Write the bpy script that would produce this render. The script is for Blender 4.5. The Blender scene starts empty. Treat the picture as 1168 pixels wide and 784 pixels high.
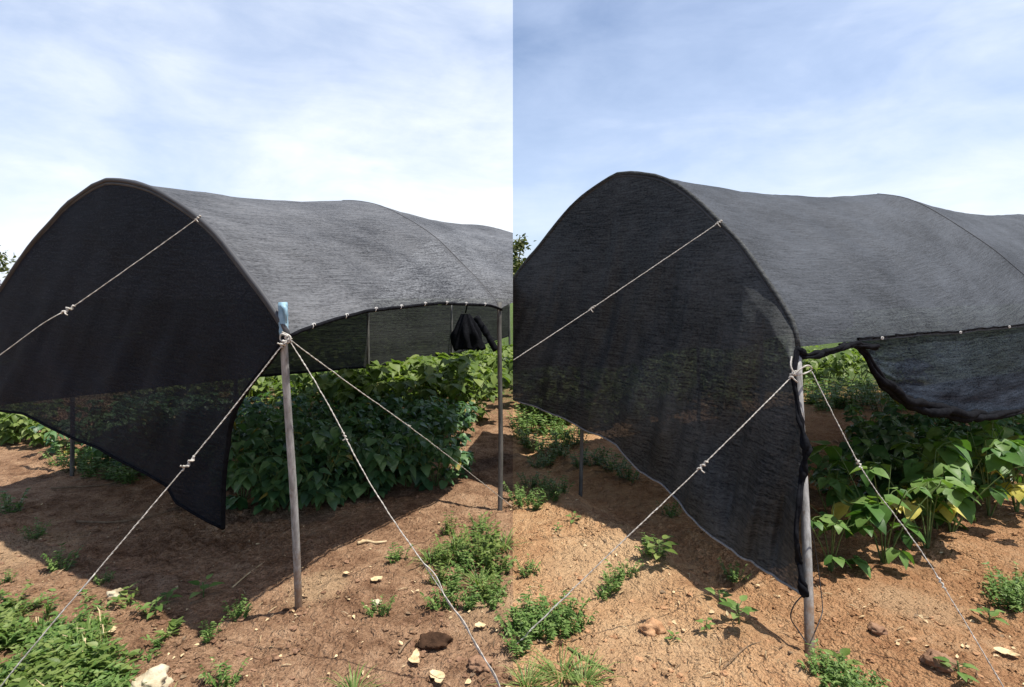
import bpy, bmesh, math, random
from mathutils import Vector, Matrix, noise as mnoise

random.seed(7)
R = math.radians
SC = bpy.context.scene
COL = SC.collection
F, CX, HY, EYE = 633.0, 585.0, 340.0, 1.5      # focal length, image centre, horizon (photo pixels), eye height

def ray(x, y, z):
    """a point seen at photo pixel x, y and z metres away"""
    return Vector(((x - CX) / F * z, z, EYE + (HY - y) / F * z))

def gpt(x, y):
    """the ground point seen at photo pixel x, y"""
    z = F * EYE / (y - HY)
    return Vector(((x - CX) / F * z, z, 0))

# ------------------------------------------------------------------ node helpers
class NT:
    def __init__(s, name):
        m = bpy.data.materials.new(name); m.use_nodes = True
        s.m = m; s.t = m.node_tree; s.t.nodes.clear()
        s.out = s.n('ShaderNodeOutputMaterial')
    def n(s, typ, **kw):
        nd = s.t.nodes.new(typ)
        for k, v in kw.items():
            if k.startswith('i_'):
                nd.inputs[k[2:].replace('_', ' ')].default_value = v
            else:
                setattr(nd, k, v)
        return nd
    def l(s, a, b):
        s.t.links.new(a, b)
    def noise(s, vec, scale, detail=4, rough=.55, dist=0):
        nd = s.n('ShaderNodeTexNoise'); nd.inputs['Scale'].default_value = scale
        nd.inputs['Detail'].default_value = detail; nd.inputs['Roughness'].default_value = rough
        nd.inputs['Distortion'].default_value = dist
        if vec is not None: s.l(vec, nd.inputs['Vector'])
        return nd.outputs['Fac']
    def ramp(s, fac, stops):
        nd = s.n('ShaderNodeValToRGB'); e = nd.color_ramp.elements
        while len(e) < len(stops): e.new(.5)
        for k, (p, c) in enumerate(stops):
            e[k].position = p
            e[k].color = (c, c, c, 1) if isinstance(c, (int, float)) else (c[0], c[1], c[2], 1)
        s.l(fac, nd.inputs['Fac']); return nd.outputs['Color']
    def mix(s, fac, a, b, mode='MIX'):
        nd = s.n('ShaderNodeMix', data_type='RGBA', blend_type=mode)
        for sock, v in ((nd.inputs[0], fac), (nd.inputs[6], a), (nd.inputs[7], b)):
            if hasattr(v, 'is_output'): s.l(v, sock)
            elif isinstance(v, (int, float)): sock.default_value = v
            else: sock.default_value = (v[0], v[1], v[2], 1)
        return nd.outputs[2]
    def math(s, op, a, b=0.0, c=0.0, clamp=False):
        nd = s.n('ShaderNodeMath', operation=op, use_clamp=clamp)
        for k, v in enumerate((a, b, c)):
            if hasattr(v, 'is_output'): s.l(v, nd.inputs[k])
            else: nd.inputs[k].default_value = v
        return nd.outputs[0]
    def scale(s, vec, v):
        nd = s.n('ShaderNodeVectorMath', operation='MULTIPLY'); s.l(vec, nd.inputs[0]); nd.inputs[1].default_value = v
        return nd.outputs[0]
    def bump(s, h, strength, dist=.01):
        nd = s.n('ShaderNodeBump'); nd.inputs['Strength'].default_value = strength; nd.inputs['Distance'].default_value = dist
        s.l(h, nd.inputs['Height']); return nd.outputs['Normal']
    def principled(s, col, rough=.8, spec=.2, normal=None):
        nd = s.n('ShaderNodeBsdfPrincipled')
        if hasattr(col, 'is_output'): s.l(col, nd.inputs['Base Color'])
        else: nd.inputs['Base Color'].default_value = (*col, 1)
        nd.inputs['Roughness'].default_value = rough
        nd.inputs['Specular IOR Level'].default_value = spec
        if normal is not None: s.l(normal, nd.inputs['Normal'])
        return nd
    def surf(s, sh):
        s.l(sh, s.out.inputs['Surface']); return s.m

def mat_leaf(name, dark, mid, light, yellow=None, trans=.35, gloss=.35):
    t = NT(name)
    g = t.n('ShaderNodeNewGeometry')
    stops = [(0, dark), (.45, mid), (.9, light)]
    if yellow: stops = [(0, dark), (.4, mid), (.8, light), (.968, light), (.985, yellow)]
    c = t.ramp(g.outputs['Random Per Island'], stops)
    tc = t.n('ShaderNodeTexCoord')
    nz = t.noise(tc.outputs['Object'], 30, 3)
    c = t.mix(.35, c, t.ramp(nz, [(.3, .55), (.7, 1.25)]), 'MULTIPLY')
    p = t.principled(c, .45, gloss, t.bump(t.noise(tc.outputs['Object'], 90, 2), .25, .004))
    tr = t.n('ShaderNodeBsdfTranslucent')
    t.l(t.mix(1, c, (1.15, 1.3, .5), 'MULTIPLY'), tr.inputs['Color'])
    mx = t.n('ShaderNodeMixShader'); mx.inputs[0].default_value = trans
    t.l(p.outputs[0], mx.inputs[1]); t.l(tr.outputs[0], mx.inputs[2])
    return t.surf(mx.outputs[0])

def mat_net(name, base, light, openness, tint, hang=False, rough=.62, spec=None):
    """knitted black shade cloth: strands plus the holes between them"""
    t = NT(name)
    if hang:      # a hanging panel: the knit runs level, whatever its cut
        pos = t.n('ShaderNodeNewGeometry').outputs['Position']; sp = t.n('ShaderNodeSeparateXYZ'); t.l(pos, sp.inputs[0])
        cb = t.n('ShaderNodeCombineXYZ'); t.l(t.math('SUBTRACT', sp.outputs[0], t.math('MULTIPLY', sp.outputs[1], .8)), cb.inputs[0])
        t.l(t.math('ADD', sp.outputs[2], t.math('MULTIPLY', sp.outputs[0], .06)), cb.inputs[1]); uv = cb.outputs[0]
    else:
        uv = t.n('ShaderNodeUVMap').outputs[0]
    streak = t.noise(t.scale(uv, (6, 75, 1)), 1, 5, .75, .25)
    knit = t.noise(t.scale(uv, (42, 95, 1)), 1, 4, .8)
    blot = t.noise(t.scale(uv, (1.3, 2.0, 1)), 1, 5, .6)
    fac = t.math('ADD', t.math('MULTIPLY', streak, .45), t.math('ADD', t.math('MULTIPLY', knit, .5), t.math('MULTIPLY', blot, .3)))
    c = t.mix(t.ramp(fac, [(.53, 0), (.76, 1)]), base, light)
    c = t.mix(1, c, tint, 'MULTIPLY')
    p = t.principled(c, rough, spec if spec is not None else .1 if hang else .22, t.bump(t.math('ADD', streak, knit), .6, .006))
    op = t.math('ADD', openness, t.math('ADD', t.math('MULTIPLY', t.math('SUBTRACT', knit, .5), .5),
                t.math('MULTIPLY', t.math('SUBTRACT', streak, .5), .3)), clamp=True)
    tr = t.n('ShaderNodeBsdfTransparent')
    mx = t.n('ShaderNodeMixShader'); t.l(op, mx.inputs[0])
    t.l(p.outputs[0], mx.inputs[1]); t.l(tr.outputs[0], mx.inputs[2])
    return t.surf(mx.outputs[0])

def mat_ground():
    t = NT('soil')
    pos = t.n('ShaderNodeNewGeometry').outputs['Position']
    sep = t.n('ShaderNodeSeparateXYZ'); t.l(pos, sep.inputs[0])
    big = t.noise(pos, 1.7, 5, .6); mid = t.noise(pos, 9, 6, .65); fine = t.noise(pos, 60, 5, .7); grit = t.noise(pos, 260, 2, .6)
    mot = t.math('ADD', t.math('MULTIPLY', big, .35), t.math('ADD', t.math('MULTIPLY', mid, .4), t.math('MULTIPLY', fine, .3)))
    brown = t.ramp(mot, [(.36, (.09, .047, .027)), (.47, (.25, .140, .080)), (.57, (.43, .265, .158)), (.70, (.58, .405, .26))])
    clay = t.ramp(mot, [(.34, (.18, .085, .042)), (.45, (.43, .235, .118)), (.56, (.58, .355, .187)), (.70, (.69, .49, .295))])
    side = t.math('GREATER_THAN', sep.outputs[0], 0.0)
    c = t.mix(side, brown, clay)
    # trodden pale crusts and redder worked soil
    wob2 = t.math('MULTIPLY', t.math('SUBTRACT', mid, .5), .28)
    for (px_, py_, r_, k_) in ((1042, 688, .20, .75), (362, 668, .16, .5), (690, 650, .35, .45), (742, 745, .3, .35), (30, 625, .3, .4), (560, 700, .2, .3)):
        g_ = gpt(px_, py_)
        dx = t.math('SUBTRACT', sep.outputs[0], g_.x); dy = t.math('SUBTRACT', sep.outputs[1], g_.y)
        ds = t.math('ADD', t.math('SQRT', t.math('ADD', t.math('MULTIPLY', dx, dx), t.math('MULTIPLY', dy, dy))), wob2)
        mk = t.math('MULTIPLY', t.ramp(t.math('DIVIDE', ds, r_ * 2), [(.35, 1), (.6, 0)]), k_)
        c = t.mix(mk, c, (.62, .44, .26))
    red = t.ramp(t.math('ADD', t.math('MULTIPLY', sep.outputs[0], .5), t.math('MULTIPLY', t.math('SUBTRACT', big, .5), .9)), [(.52, 0), (.75, .6)])
    c = t.mix(red, c, t.mix(1, c, (.62, .52, .48), 'MULTIPLY'))
    damp = t.ramp(t.noise(pos, 3.1, 4, .6), [(.56, 0), (.68, .55)])
    c = t.mix(damp, c, t.mix(1, c, (.50, .46, .44), 'MULTIPLY'))
    # straw crumbs and grit in the tilth
    vor = t.n('ShaderNodeTexVoronoi'); vor.inputs['Scale'].default_value = 75; t.l(pos, vor.inputs['Vector'])
    speck = t.ramp(vor.outputs['Distance'], [(.10, 1), (.2, 0)])
    speck = t.math('MULTIPLY', speck, t.ramp(t.noise(pos, 14, 2), [(.52, 0), (.62, .75)]))
    c = t.mix(speck, c, (.46, .36, .24))
    c = t.mix(.45, c, t.ramp(grit, [(.3, .45), (.7, 1.4)]), 'MULTIPLY')
    # far field is grown over
    far = t.ramp(t.math('ADD', t.math('MULTIPLY', sep.outputs[1], .1), t.math('MULTIPLY', t.math('SUBTRACT', mid, .5), .8)), [(.75, 0), (1.0, 1)])
    c = t.mix(far, c, t.ramp(fine, [(.3, (.05, .08, .02)), (.7, (.12, .17, .05))]))
    cr = []
    for sc_, wt in ((34, .9), (85, .55)):
        wob = t.n('ShaderNodeVectorMath', operation='ADD'); t.l(pos, wob.inputs[0])
        nz3 = t.n('ShaderNodeTexNoise'); nz3.inputs['Scale'].default_value = sc_ * .8; nz3.inputs['Detail'].default_value = 2; t.l(pos, nz3.inputs['Vector'])
        t.l(t.scale(nz3.outputs['Color'], (.6 / sc_,) * 3), wob.inputs[1])
        v2 = t.n('ShaderNodeTexVoronoi'); v2.inputs['Scale'].default_value = sc_; t.l(wob.outputs[0], v2.inputs['Vector'])
        cr.append(t.math('MULTIPLY', t.math('SUBTRACT', 1.0, v2.outputs['Distance']), wt))
    h = t.math('ADD', t.math('MULTIPLY', fine, .8), t.math('ADD', t.math('MULTIPLY', grit, .3), t.math('ADD', cr[0], cr[1])))
    return t.surf(t.principled(c, .95, .08, t.bump(h, 1.0, .03)).outputs[0])

def mat_simple(name, stops, scale, rough=.7, spec=.2, bump=.4, stretch=(1, 1, 1), dist=.004):
    t = NT(name)
    o = t.scale(t.n('ShaderNodeTexCoord').outputs['Object'], stretch)
    nz = t.noise(o, scale, 5, .65)
    return t.surf(t.principled(t.ramp(nz, stops), rough, spec, t.bump(t.noise(o, scale * 3, 4, .6), bump, dist)).outputs[0])

M = {}
M['soil'] = mat_ground()
M['net_roof_lit'] = mat_net('lit_shade_cloth', (.018, .019, .021), (.165, .170, .175), .03, (1, 1, 1.02))  # left roof's sunlit brightness put into the cloth colour
M['net_end_black'] = mat_net('black_shade_cloth', (.0035, .0042, .0062), (.016, .0195, .027), .058, (.82, .98, 1.15), True)  # same cloth, the end panel's shade put into a darker colour
M['net_roof_blue'] = mat_net('blue_grey_shade_cloth', (.008, .010, .012), (.078, .087, .098), .03, (1, 1, 1.03))
M['net_end_charcoal'] = mat_net('charcoal_shade_cloth', (.013, .0145, .0145), (.10, .106, .104), .03, (1, 1, 1), True)
M['net_side'] = mat_net('side_shade_cloth', (.010, .0105, .0105), (.05, .051, .05), .02, (1, 1, 1), True)
M['net_flap'] = mat_net('flap_shade_cloth', (.006, .008, .011), (.060, .070, .084), .05, (.9, 1, 1.15), False, .8, .03)
M['net_hem'] = mat_simple('rolled_hem_cloth', [(.3, (.004, .004, .005)), (.7, (.014, .015, .018))], 40, .9, .03, .5)
M['rope'] = mat_simple('weathered_rope', [(.3, (.30, .275, .235)), (.7, (.62, .595, .54))], 35, .85, .1, .6)
M['cord'] = mat_simple('grey_cord', [(.3, (.16, .155, .15)), (.7, (.34, .33, .31))], 90, .85, .1, .4)
M['tie'] = mat_simple('white_tie', [(.3, (.55, .54, .5)), (.7, (.75, .74, .7))], 60, .7)
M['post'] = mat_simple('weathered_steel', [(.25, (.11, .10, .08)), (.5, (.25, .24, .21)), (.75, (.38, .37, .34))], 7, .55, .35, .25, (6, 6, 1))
def mat_post():
    t = NT('weathered_steel_muddy')
    o = t.n('ShaderNodeNewGeometry').outputs['Position']; sp = t.n('ShaderNodeSeparateXYZ'); t.l(o, sp.inputs[0])
    a = t.noise(t.scale(o, (60, 60, 7)), 1, 5, .65); b = t.noise(o, 26, 5, .7)
    c = t.ramp(a, [(.3, (.16, .16, .15)), (.5, (.29, .29, .28)), (.7, (.42, .42, .41))])
    c = t.mix(t.ramp(b, [(.58, 0), (.70, .6)]), c, (.14, .095, .06))
    mud = t.ramp(t.math('ADD', sp.outputs[2], t.math('MULTIPLY', b, .8)), [(.45, .9), (.75, 0)])
    c = t.mix(mud, c, (.20, .125, .075))
    return t.surf(t.principled(c, .6, .3, t.bump(b, .4, .003)).outputs[0])
M['post'] = mat_post()
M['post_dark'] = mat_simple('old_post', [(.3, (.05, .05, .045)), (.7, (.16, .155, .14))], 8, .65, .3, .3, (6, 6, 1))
M['hoop'] = mat_simple('dark_hoop_pipe', [(.3, (.02, .02, .02)), (.7, (.06, .06, .06))], 9, .5, .3, .2)
M['tape'] = mat_simple('blue_tape', [(.3, (.14, .27, .36)), (.7, (.32, .47, .55))], 25, .5, .3)
M['bean'] = mat_leaf('bean_leaf', (.045, .105, .045), (.075, .17, .065), (.14, .25, .09), (.30, .24, .05), .35, .55)
M['bean_bright'] = mat_leaf('bean_leaf_pale', (.04, .10, .022), (.085, .18, .04), (.17, .27, .075), (.55, .46, .04), .35, .25)
M['weed'] = mat_leaf('weed_leaf', (.06, .12, .026), (.12, .21, .05), (.22, .31, .10), None, .35, .25)
M['weed_lime'] = mat_leaf('lime_weed_leaf', (.08, .13, .028), (.15, .22, .05), (.25, .31, .10), None, .4, .25)
M['grass_blade'] = mat_leaf('grass_blade', (.08, .15, .03), (.15, .24, .06), (.28, .33, .12), None, .35, .25)
M['yellow_leaf'] = mat_leaf('yellowing_leaf', (.40, .34, .06), (.56, .50, .10), (.64, .58, .20), None, .35, .2)
M['tree_leaf'] = mat_leaf('tree_leaf', (.035, .055, .015), (.08, .10, .03), (.15, .15, .06), None, .3, .2)
M['stem'] = mat_simple('green_stem', [(.3, (.06, .10, .03)), (.7, (.14, .19, .06))], 20, .6)
M['bark'] = mat_simple('bark', [(.3, (.06, .045, .03)), (.7, (.16, .125, .09))], 12, .9, .1, .8)
M['stone'] = mat_simple('pale_stone', [(.3, (.28, .22, .13)), (.5, (.50, .43, .30)), (.7, (.60, .53, .39))], 14, .9, .1, .6, dist=.01)
M['clod'] = mat_simple('soil_clod', [(.3, (.13, .07, .042)), (.7, (.33, .20, .125))], 18, .95, .05, .9, dist=.01)
M['clay_clod'] = mat_simple('clay_clod', [(.3, (.25, .125, .062)), (.7, (.50, .30, .165))], 18, .95, .05, .9, dist=.01)
M['hole_dark'] = mat_simple('hole_shade_tone', [(.3, (.02, .012, .008)), (.7, (.09, .05, .03))], 18, .95, .05, .9, dist=.01)  # near-black, the shade of a hole put into a lump's colour
M['straw'] = mat_simple('dry_straw', [(.3, (.35, .25, .13)), (.7, (.60, .48, .30))], 25, .85, .1, .4)
M['dry_leaf'] = mat_simple('dry_leaf', [(.3, (.34, .22, .11)), (.5, (.58, .44, .25)), (.7, (.66, .53, .33))], 40, .8, .15, .5)
M['twig'] = mat_simple('dry_twig', [(.3, (.10, .065, .04)), (.7, (.27, .19, .12))], 30, .9, .1, .5)
M['wire'] = mat_simple('black_wire', [(.3, (.02, .02, .02)), (.7, (.05, .05, .05))], 30, .5, .3)

# ------------------------------------------------------------------ mesh helpers
class MB:
    def __init__(s): s.v = []; s.f = []; s.mi = []
    def add(s, vs, fs, mi=0):
        o = len(s.v); s.v += [tuple(p) for p in vs]; s.f += [tuple(i + o for i in f) for f in fs]; s.mi += [mi] * len(fs)
    def tube(s, pts, rad, seg=6, cap=True, mi=0):
        pts = [Vector(p) for p in pts]
        if not hasattr(rad, '__len__'): rad = [rad] * len(pts)
        vs = []; up = None
        for i, p in enumerate(pts):
            d = (pts[min(i + 1, len(pts) - 1)] - pts[max(i - 1, 0)]).normalized()
            if up is None:
                up = Vector((0, 0, 1)) if abs(d.z) < .9 else Vector((1, 0, 0))
            a = d.cross(up)
            if a.length < 1e-6: a = d.orthogonal()
            a.normalize(); b = a.cross(d).normalized(); up = b
            for k in range(seg):
                th = 2 * math.pi * k / seg
                vs.append(p + (a * math.cos(th) + b * math.sin(th)) * rad[i])
        fs = [(i * seg + k, i * seg + (k + 1) % seg, (i + 1) * seg + (k + 1) % seg, (i + 1) * seg + k)
              for i in range(len(pts) - 1) for k in range(seg)]
        if cap:
            fs.append(tuple(range(seg))[::-1]); fs.append(tuple((len(pts) - 1) * seg + k for k in range(seg)))
        s.add(vs, fs, mi)
    def build(s, name, mats, parent=None, smooth=True):
        me = bpy.data.meshes.new(name); me.from_pydata(s.v, [], s.f)
        if not isinstance(mats, (list, tuple)): mats = [mats]
        for m in mats: me.materials.append(m)
        if len(mats) > 1: me.polygons.foreach_set('material_index', s.mi)
        if smooth: me.polygons.foreach_set('use_smooth', [True] * len(me.polygons))
        me.update()
        o = bpy.data.objects.new(name, me); COL.objects.link(o)
        if parent: o.parent = parent; o.matrix_parent_inverse = Matrix.Translation(-parent.location)
        return o

def tag(o, label=None, cat=None, group=None, kind=None):
    if label: o['label'] = label
    if cat: o['category'] = cat
    if group: o['group'] = group
    if kind: o['kind'] = kind
    return o

def empty(name, loc=(0, 0, 0)):
    o = bpy.data.objects.new(name, None); COL.objects.link(o); o.location = loc; o.empty_display_size = .1
    return o

def copy_tree(o):
    c = o.copy(); COL.objects.link(c)
    for ch in o.children:
        d = ch.copy(); COL.objects.link(d); d.parent = c
    return c

def lerp_poly(pts, f):
    """point at parameter f (0..1, by first coordinate) of a polyline of tuples"""
    x0, x1 = pts[0][0], pts[-1][0]; x = x0 + (x1 - x0) * f
    for a, b in zip(pts, pts[1:]):
        if a[0] <= x <= b[0] or b is pts[-1]:
            k = (x - a[0]) / ((b[0] - a[0]) or 1)
            return Vector([p + (q - p) * k for p, q in zip(a, b)])

def smooth_curve(pts, n):
    """n points along a Catmull-Rom curve through pts, even in arc length"""
    P = [Vector(p) for p in pts]; out = []
    for i in range(len(P) - 1):
        a, b, c, d = P[max(i - 1, 0)], P[i], P[i + 1], P[min(i + 2, len(P) - 1)]
        for k in range(12):
            t = k / 12
            out.append(.5 * ((2 * b) + (c - a) * t + (2 * a - 5 * b + 4 * c - d) * t * t + (3 * b - a - 3 * c + d) * t ** 3))
    out.append(P[-1])
    L = [0]
    for a, b in zip(out, out[1:]): L.append(L[-1] + (b - a).length)
    res = []; j = 0
    for k in range(n):
        s = L[-1] * k / (n - 1)
        while j < len(L) - 2 and L[j + 1] < s: j += 1
        u = (s - L[j]) / max(L[j + 1] - L[j], 1e-9)
        res.append(out[j].lerp(out[j + 1], min(max(u, 0), 1)))
    return res

def clip_side(o, side):
    bm = bmesh.new(); bm.from_mesh(o.data)
    bmesh.ops.bisect_plane(bm, geom=bm.verts[:] + bm.edges[:] + bm.faces[:], plane_co=(0, 0, 0),
                           plane_no=(-side, 0, 0), clear_outer=True)
    bm.to_mesh(o.data); bm.free(); return o

def cloth(name, grid, mat, parent, side=None, thick=0):
    """a net sheet from a grid of points, UVs in metres"""
    n, m = len(grid), len(grid[0])
    me = bpy.data.meshes.new(name)
    me.from_pydata([p for row in grid for p in row], [], [(i * m + j, (i + 1) * m + j, (i + 1) * m + j + 1, i * m + j + 1)
                   for i in range(n - 1) for j in range(m - 1)])
    U = [[0] * m for _ in range(n)]; V = [[0] * m for _ in range(n)]
    for i in range(n):
        for j in range(m):
            if i: U[i][j] = U[i - 1][j] + (grid[i][j] - grid[i - 1][j]).length
            if j: V[i][j] = V[i][j - 1] + (grid[i][j] - grid[i][j - 1]).length
    uv = me.uv_layers.new(name='UVMap')
    for lp in me.loops:
        i, j = divmod(lp.vertex_index, m); uv.data[lp.index].uv = (U[i][j], V[i][j])
    me.polygons.foreach_set('use_smooth', [True] * len(me.polygons)); me.materials.append(mat); me.update()
    o = bpy.data.objects.new(name, me); COL.objects.link(o)
    if side: clip_side(o, side)
    if parent: o.parent = parent; o.matrix_parent_inverse = Matrix.Translation(-parent.location)
    return o

def N3(x, y, z=0): return mnoise.noise(Vector((x, y, z)))

# ------------------------------------------------------------------ ground
def gh(x, y):
    h = .035 * N3(x * .55, y * .55, 3) + .022 * N3(x * 1.9, y * 1.9, 7)
    if y < 9:
        h += .016 * mnoise.fractal(Vector((x * 6, y * 6, 1)), 1, 2, 3)
        h += .010 * (abs(mnoise.noise(Vector((x * 13, y * 13, 5)))) ** .7) - .006
        if y < 6:      # clods broken out by the hoe
            m = N3(x * 1.3, y * 1.3, 30) + .25 + .5 * N3(x * 5, y * 5, 31)
            if m > 0:
                wx, wy = x + .02 * N3(x * 12, y * 12, 1), y + .02 * N3(x * 12, y * 12, 2)
                d1 = mnoise.voronoi(Vector((wx * 17, wy * 17, 0)))[0]
                d2 = mnoise.voronoi(Vector((wx * 40, wy * 40, 3)))[0]
                h += min(m, .6) * 1.7 * (.034 * min(.55, d1[1] - d1[0]) + .012 * min(.5, d2[1] - d2[0]))
    if x > 0:   # the ridge the end of the clay plot runs along
        d = (x - (1.24 - .39 * (y - 2.4)))
        h += .05 * math.exp(-((d + .22) / .16) ** 2) - .05 * math.exp(-((d - .10) / .14) ** 2)
        h *= 1 if x > .15 else x / .15
    return h if y < 30 else .035 * N3(x * .05, y * .05)

def build_ground():
    xs = [i * .0125 for i in range(-230, 231)]
    for sg in (0, 1):
        for i in range(60): xs.append(xs[-1] + .025)
        for i in range(60): xs.insert(0, xs[0] - .025)
        break
    ys = [1.7 + i * .0125 for i in range(0, 190)]
    for i in range(80): ys.append(ys[-1] + .024)
    s = .05
    while xs[-1] < 600: xs.append(xs[-1] + s); s *= 1.25
    s = .05
    while xs[0] > -600: xs.insert(0, xs[0] - s); s *= 1.25
    s = .03
    while ys[-1] < 1500: ys.append(ys[-1] + s); s *= 1.07
    s = .05
    while ys[0] > -300: ys.insert(0, ys[0] - s); s *= 1.3
    v = [(x, y, gh(x, y)) for y in ys for x in xs]
    nx = len(xs)
    f = [(j * nx + i, j * nx + i + 1, (j + 1) * nx + i + 1, (j + 1) * nx + i) for j in range(len(ys) - 1) for i in range(nx - 1)]
    mb = MB(); mb.v = v; mb.f = f; mb.mi = [0] * len(f)
    tag(mb.build('ground', M['soil']), 'bare brown and orange clay soil', None, None, 'structure')
build_ground()

# ------------------------------------------------------------------ hoops and net tunnels
NS = 26                                                   # samples per half hoop
def hoop1_from_trace(trace, apex_x):
    left = [ray(*p) for p in trace if p[0] <= apex_x]; right = [ray(*p) for p in trace if p[0] >= apex_x]
    return smooth_curve(left, NS)[:-1] + smooth_curve(right, NS)

def hoop_like(h1, A, Rf, Lf):
    """the first hoop's right-hand profile, mirrored and set between apex A and the feet"""
    A1, R1 = h1[NS - 1], h1[-1]; ax = Vector((R1.x - A1.x, R1.y - A1.y, 0)); L2 = ax.length_squared
    prof = []
    for p in h1[NS - 1:]:
        a = Vector((p.x - A1.x, p.y - A1.y, 0)).dot(ax) / L2
        prof.append((a, (p.z - R1.z) / (A1.z - R1.z)))
    r = [Vector((A.x + a * (Rf.x - A.x), A.y + a * (Rf.y - A.y), Rf.z + h * (A.z - Rf.z))) for a, h in prof]
    l = [Vector((A.x + a * (Lf.x - A.x), A.y + a * (Lf.y - A.y), Lf.z + h * (A.z - Lf.z))) for a, h in prof]
    return l[::-1][:-1] + r

def roof_grid(hoops, sag, lift, seed, steps=26):
    rows = []
    m = len(hoops[0])
    for k in range(len(hoops) - 1):
        for i in range(steps + (1 if k == len(hoops) - 2 else 0)):
            s = i / steps; row = []
            bow = 4 * s * (1 - s)
            for j in range(m):
                p = hoops[k][j].lerp(hoops[k + 1][j], s)
                q = j / (m - 1)
                top = math.sin(math.pi * q)
                p = p + Vector((0, 0, -sag * bow * top))
                edge = max(0, (q - .8) / .2) ** 2
                p += Vector((-.35, .1, 1)) * (lift * (bow ** .8) * edge)
                w = .012 * N3(p.x * 2.3, p.y * 2.3, seed) + .005 * N3(p.x * 9, p.y * 9, p.z * 3 + seed)
                w *= min(1, bow * 2 + .1)
                p += Vector((w * .7, -w * .3, w))
                row.append(p)
            rows.append(row)
    return rows

def end_grid(top, hem, edge, cols, rws, seed, fold, side):
    g = []
    for i in range(cols + 1):
        f = i / cols; T = lerp_poly(top, f); B = lerp_poly(hem, f); row = []
        Tn, Bn = Vector(top[-1]), Vector(hem[-1])
        for j in range(rws + 1):
            w = j / rws
            P = T.lerp(B, w)
            e = smooth_edge(edge, w) - Tn.lerp(Bn, w)
            P += e * f ** 5
            q = ray(*P)
            amp = fold * w * (.3 + .7 * f) * min(1, (1 - w) * 4 + .25)
            d = amp * (N3(f * 13 + w * 3.2, w * 1.6 - f * 3, seed) + .5 * N3(f * 34 + w * 7, w * 2.2, seed + 4)) + .006 * N3(q.x * 5, q.z * 5, seed)
            q += Vector((-.5, -.8, 0)) * d * min(1, w * 5)
            row.append(q)
        g.append(row)
    return g

def smooth_edge(edge, w):
    y0, y1 = edge[0][1], edge[-1][1]; y = y0 + (y1 - y0) * w
    for a, b in zip(edge, edge[1:]):
        if a[1] <= y <= b[1] or b is edge[-1]:
            k = (y - a[1]) / (b[1] - a[1]); return Vector([p + (q - p) * k for p, q in zip(a, b)])

def tube_obj(name, pts, rad, mat, parent, side=None, seg=8, cap=True):
    mb = MB(); mb.tube(pts, rad, seg, cap); o = mb.build(name, mat)
    if side: clip_side(o, side)
    if parent: o.parent = parent; o.matrix_parent_inverse = Matrix.Translation(-parent.location)
    return o

def roll_obj(name, pts, rads, mat, parent, twist=.35):
    """cloth rolled up loosely: three strands wound round each other"""
    mb = MB(); n = len(pts)
    for k in range(3):
        o = []; rr = []
        for i, p in enumerate(pts):
            d = (pts[min(i + 1, n - 1)] - pts[max(i - 1, 0)]).normalized(); a = d.cross(Vector((0, 0, 1)))
            a = a.normalized() if a.length > .1 else Vector((1, 0, 0)); b = a.cross(d)
            th = i * twist * .3 + k * 2.1 + 1.5 * N3(i * .13, k * 7)
            r = rads[i]; o.append(p + (a * math.cos(th) + b * math.sin(th)) * r * .5); rr.append(max(.002, r * (.62 + .3 * N3(i * .4, k * 3 + 5))))
        mb.tube(o, rr, 8)
    return mb.build(name, mat, parent)

def post(base, top, r, mat, parent, side=None, rings=()):
    n = 14; pts = []; rad = []
    b = Vector(base); t = Vector(top); b = b - (t - b).normalized() * .12
    for i in range(n):
        f = i / (n - 1); p = b.lerp(t, f)
        p += Vector((.006 * math.sin(f * 5), 0, 0))
        pts.append(p); rad.append(r * (1.06 - .1 * f))
    o = tube_obj('post', pts, rad, mat, parent, side, 12)
    for f in rings:
        mb = MB(); d = (t - b).normalized(); c = b.lerp(t, f)
        mb.tube([c - d * .022, c - d * .018, c + d * .018, c + d * .022], [r * 1.0, r * 1.22, r * 1.22, r * 1.0], 12)
        k = mb.build('collar', mat); k.parent = o; k.matrix_parent_inverse = o.matrix_world.inverted() if False else Matrix.Translation(-(parent.location if parent else Vector()))
        k.matrix_parent_inverse = Matrix.Identity(4) @ Matrix.Translation((0, 0, 0))
    return o

# ---- left tunnel -------------------------------------------------
Ltop = [(-60, 428, 3.9), (-25, 368, 3.75), (4, 325, 3.6), (21, 299, 3.5), (38, 276, 3.42), (57, 255, 3.33), (73, 237, 3.26), (92, 222, 3.17),
        (111, 209.5, 3.08), (120.5, 206, 3.03), (145, 207.5, 2.94), (172, 215, 2.85), (199, 230, 2.76), (226, 249, 2.68), (249, 271, 2.6),
        (268, 295, 2.54), (287, 320, 2.48), (300, 337, 2.44), (320, 367, 2.385), (328, 383, 2.37)]
Lhem = [(-60, 464, 3.9), (0, 468.5, 3.6), (26, 472, 3.5), (57, 487, 3.38), (83, 500, 3.3), (114, 512, 3.2), (145, 530, 3.1), (175, 545, 3.0),
        (190, 553, 2.98), (200, 573, 2.95), (225, 588, 2.92), (254, 603, 2.9)]
Ledge = [(328, 383, 2.37), (308, 412, 2.45), (290, 434, 2.55), (270, 466, 2.68), (260, 495, 2.75), (257, 540, 2.82), (254, 603, 2.9)]
Ltop = [tuple(p) for p in smooth_curve(Ltop, 90)]
TL = empty('shade_tunnel', (-2.2, 4.0, 0))
tag(TL, 'grey black shade net tunnel over the dense bean bed, blue tape on its corner post', 'shade tunnel', 'shade net tunnels')
h1 = hoop1_from_trace(Ltop, 120.5)
Rf = [h1[-1], Vector((-.09, 3.96, 1.42))]; A = [h1[NS - 1], Vector((-1.5, 4.9, 2.36))]
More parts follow.
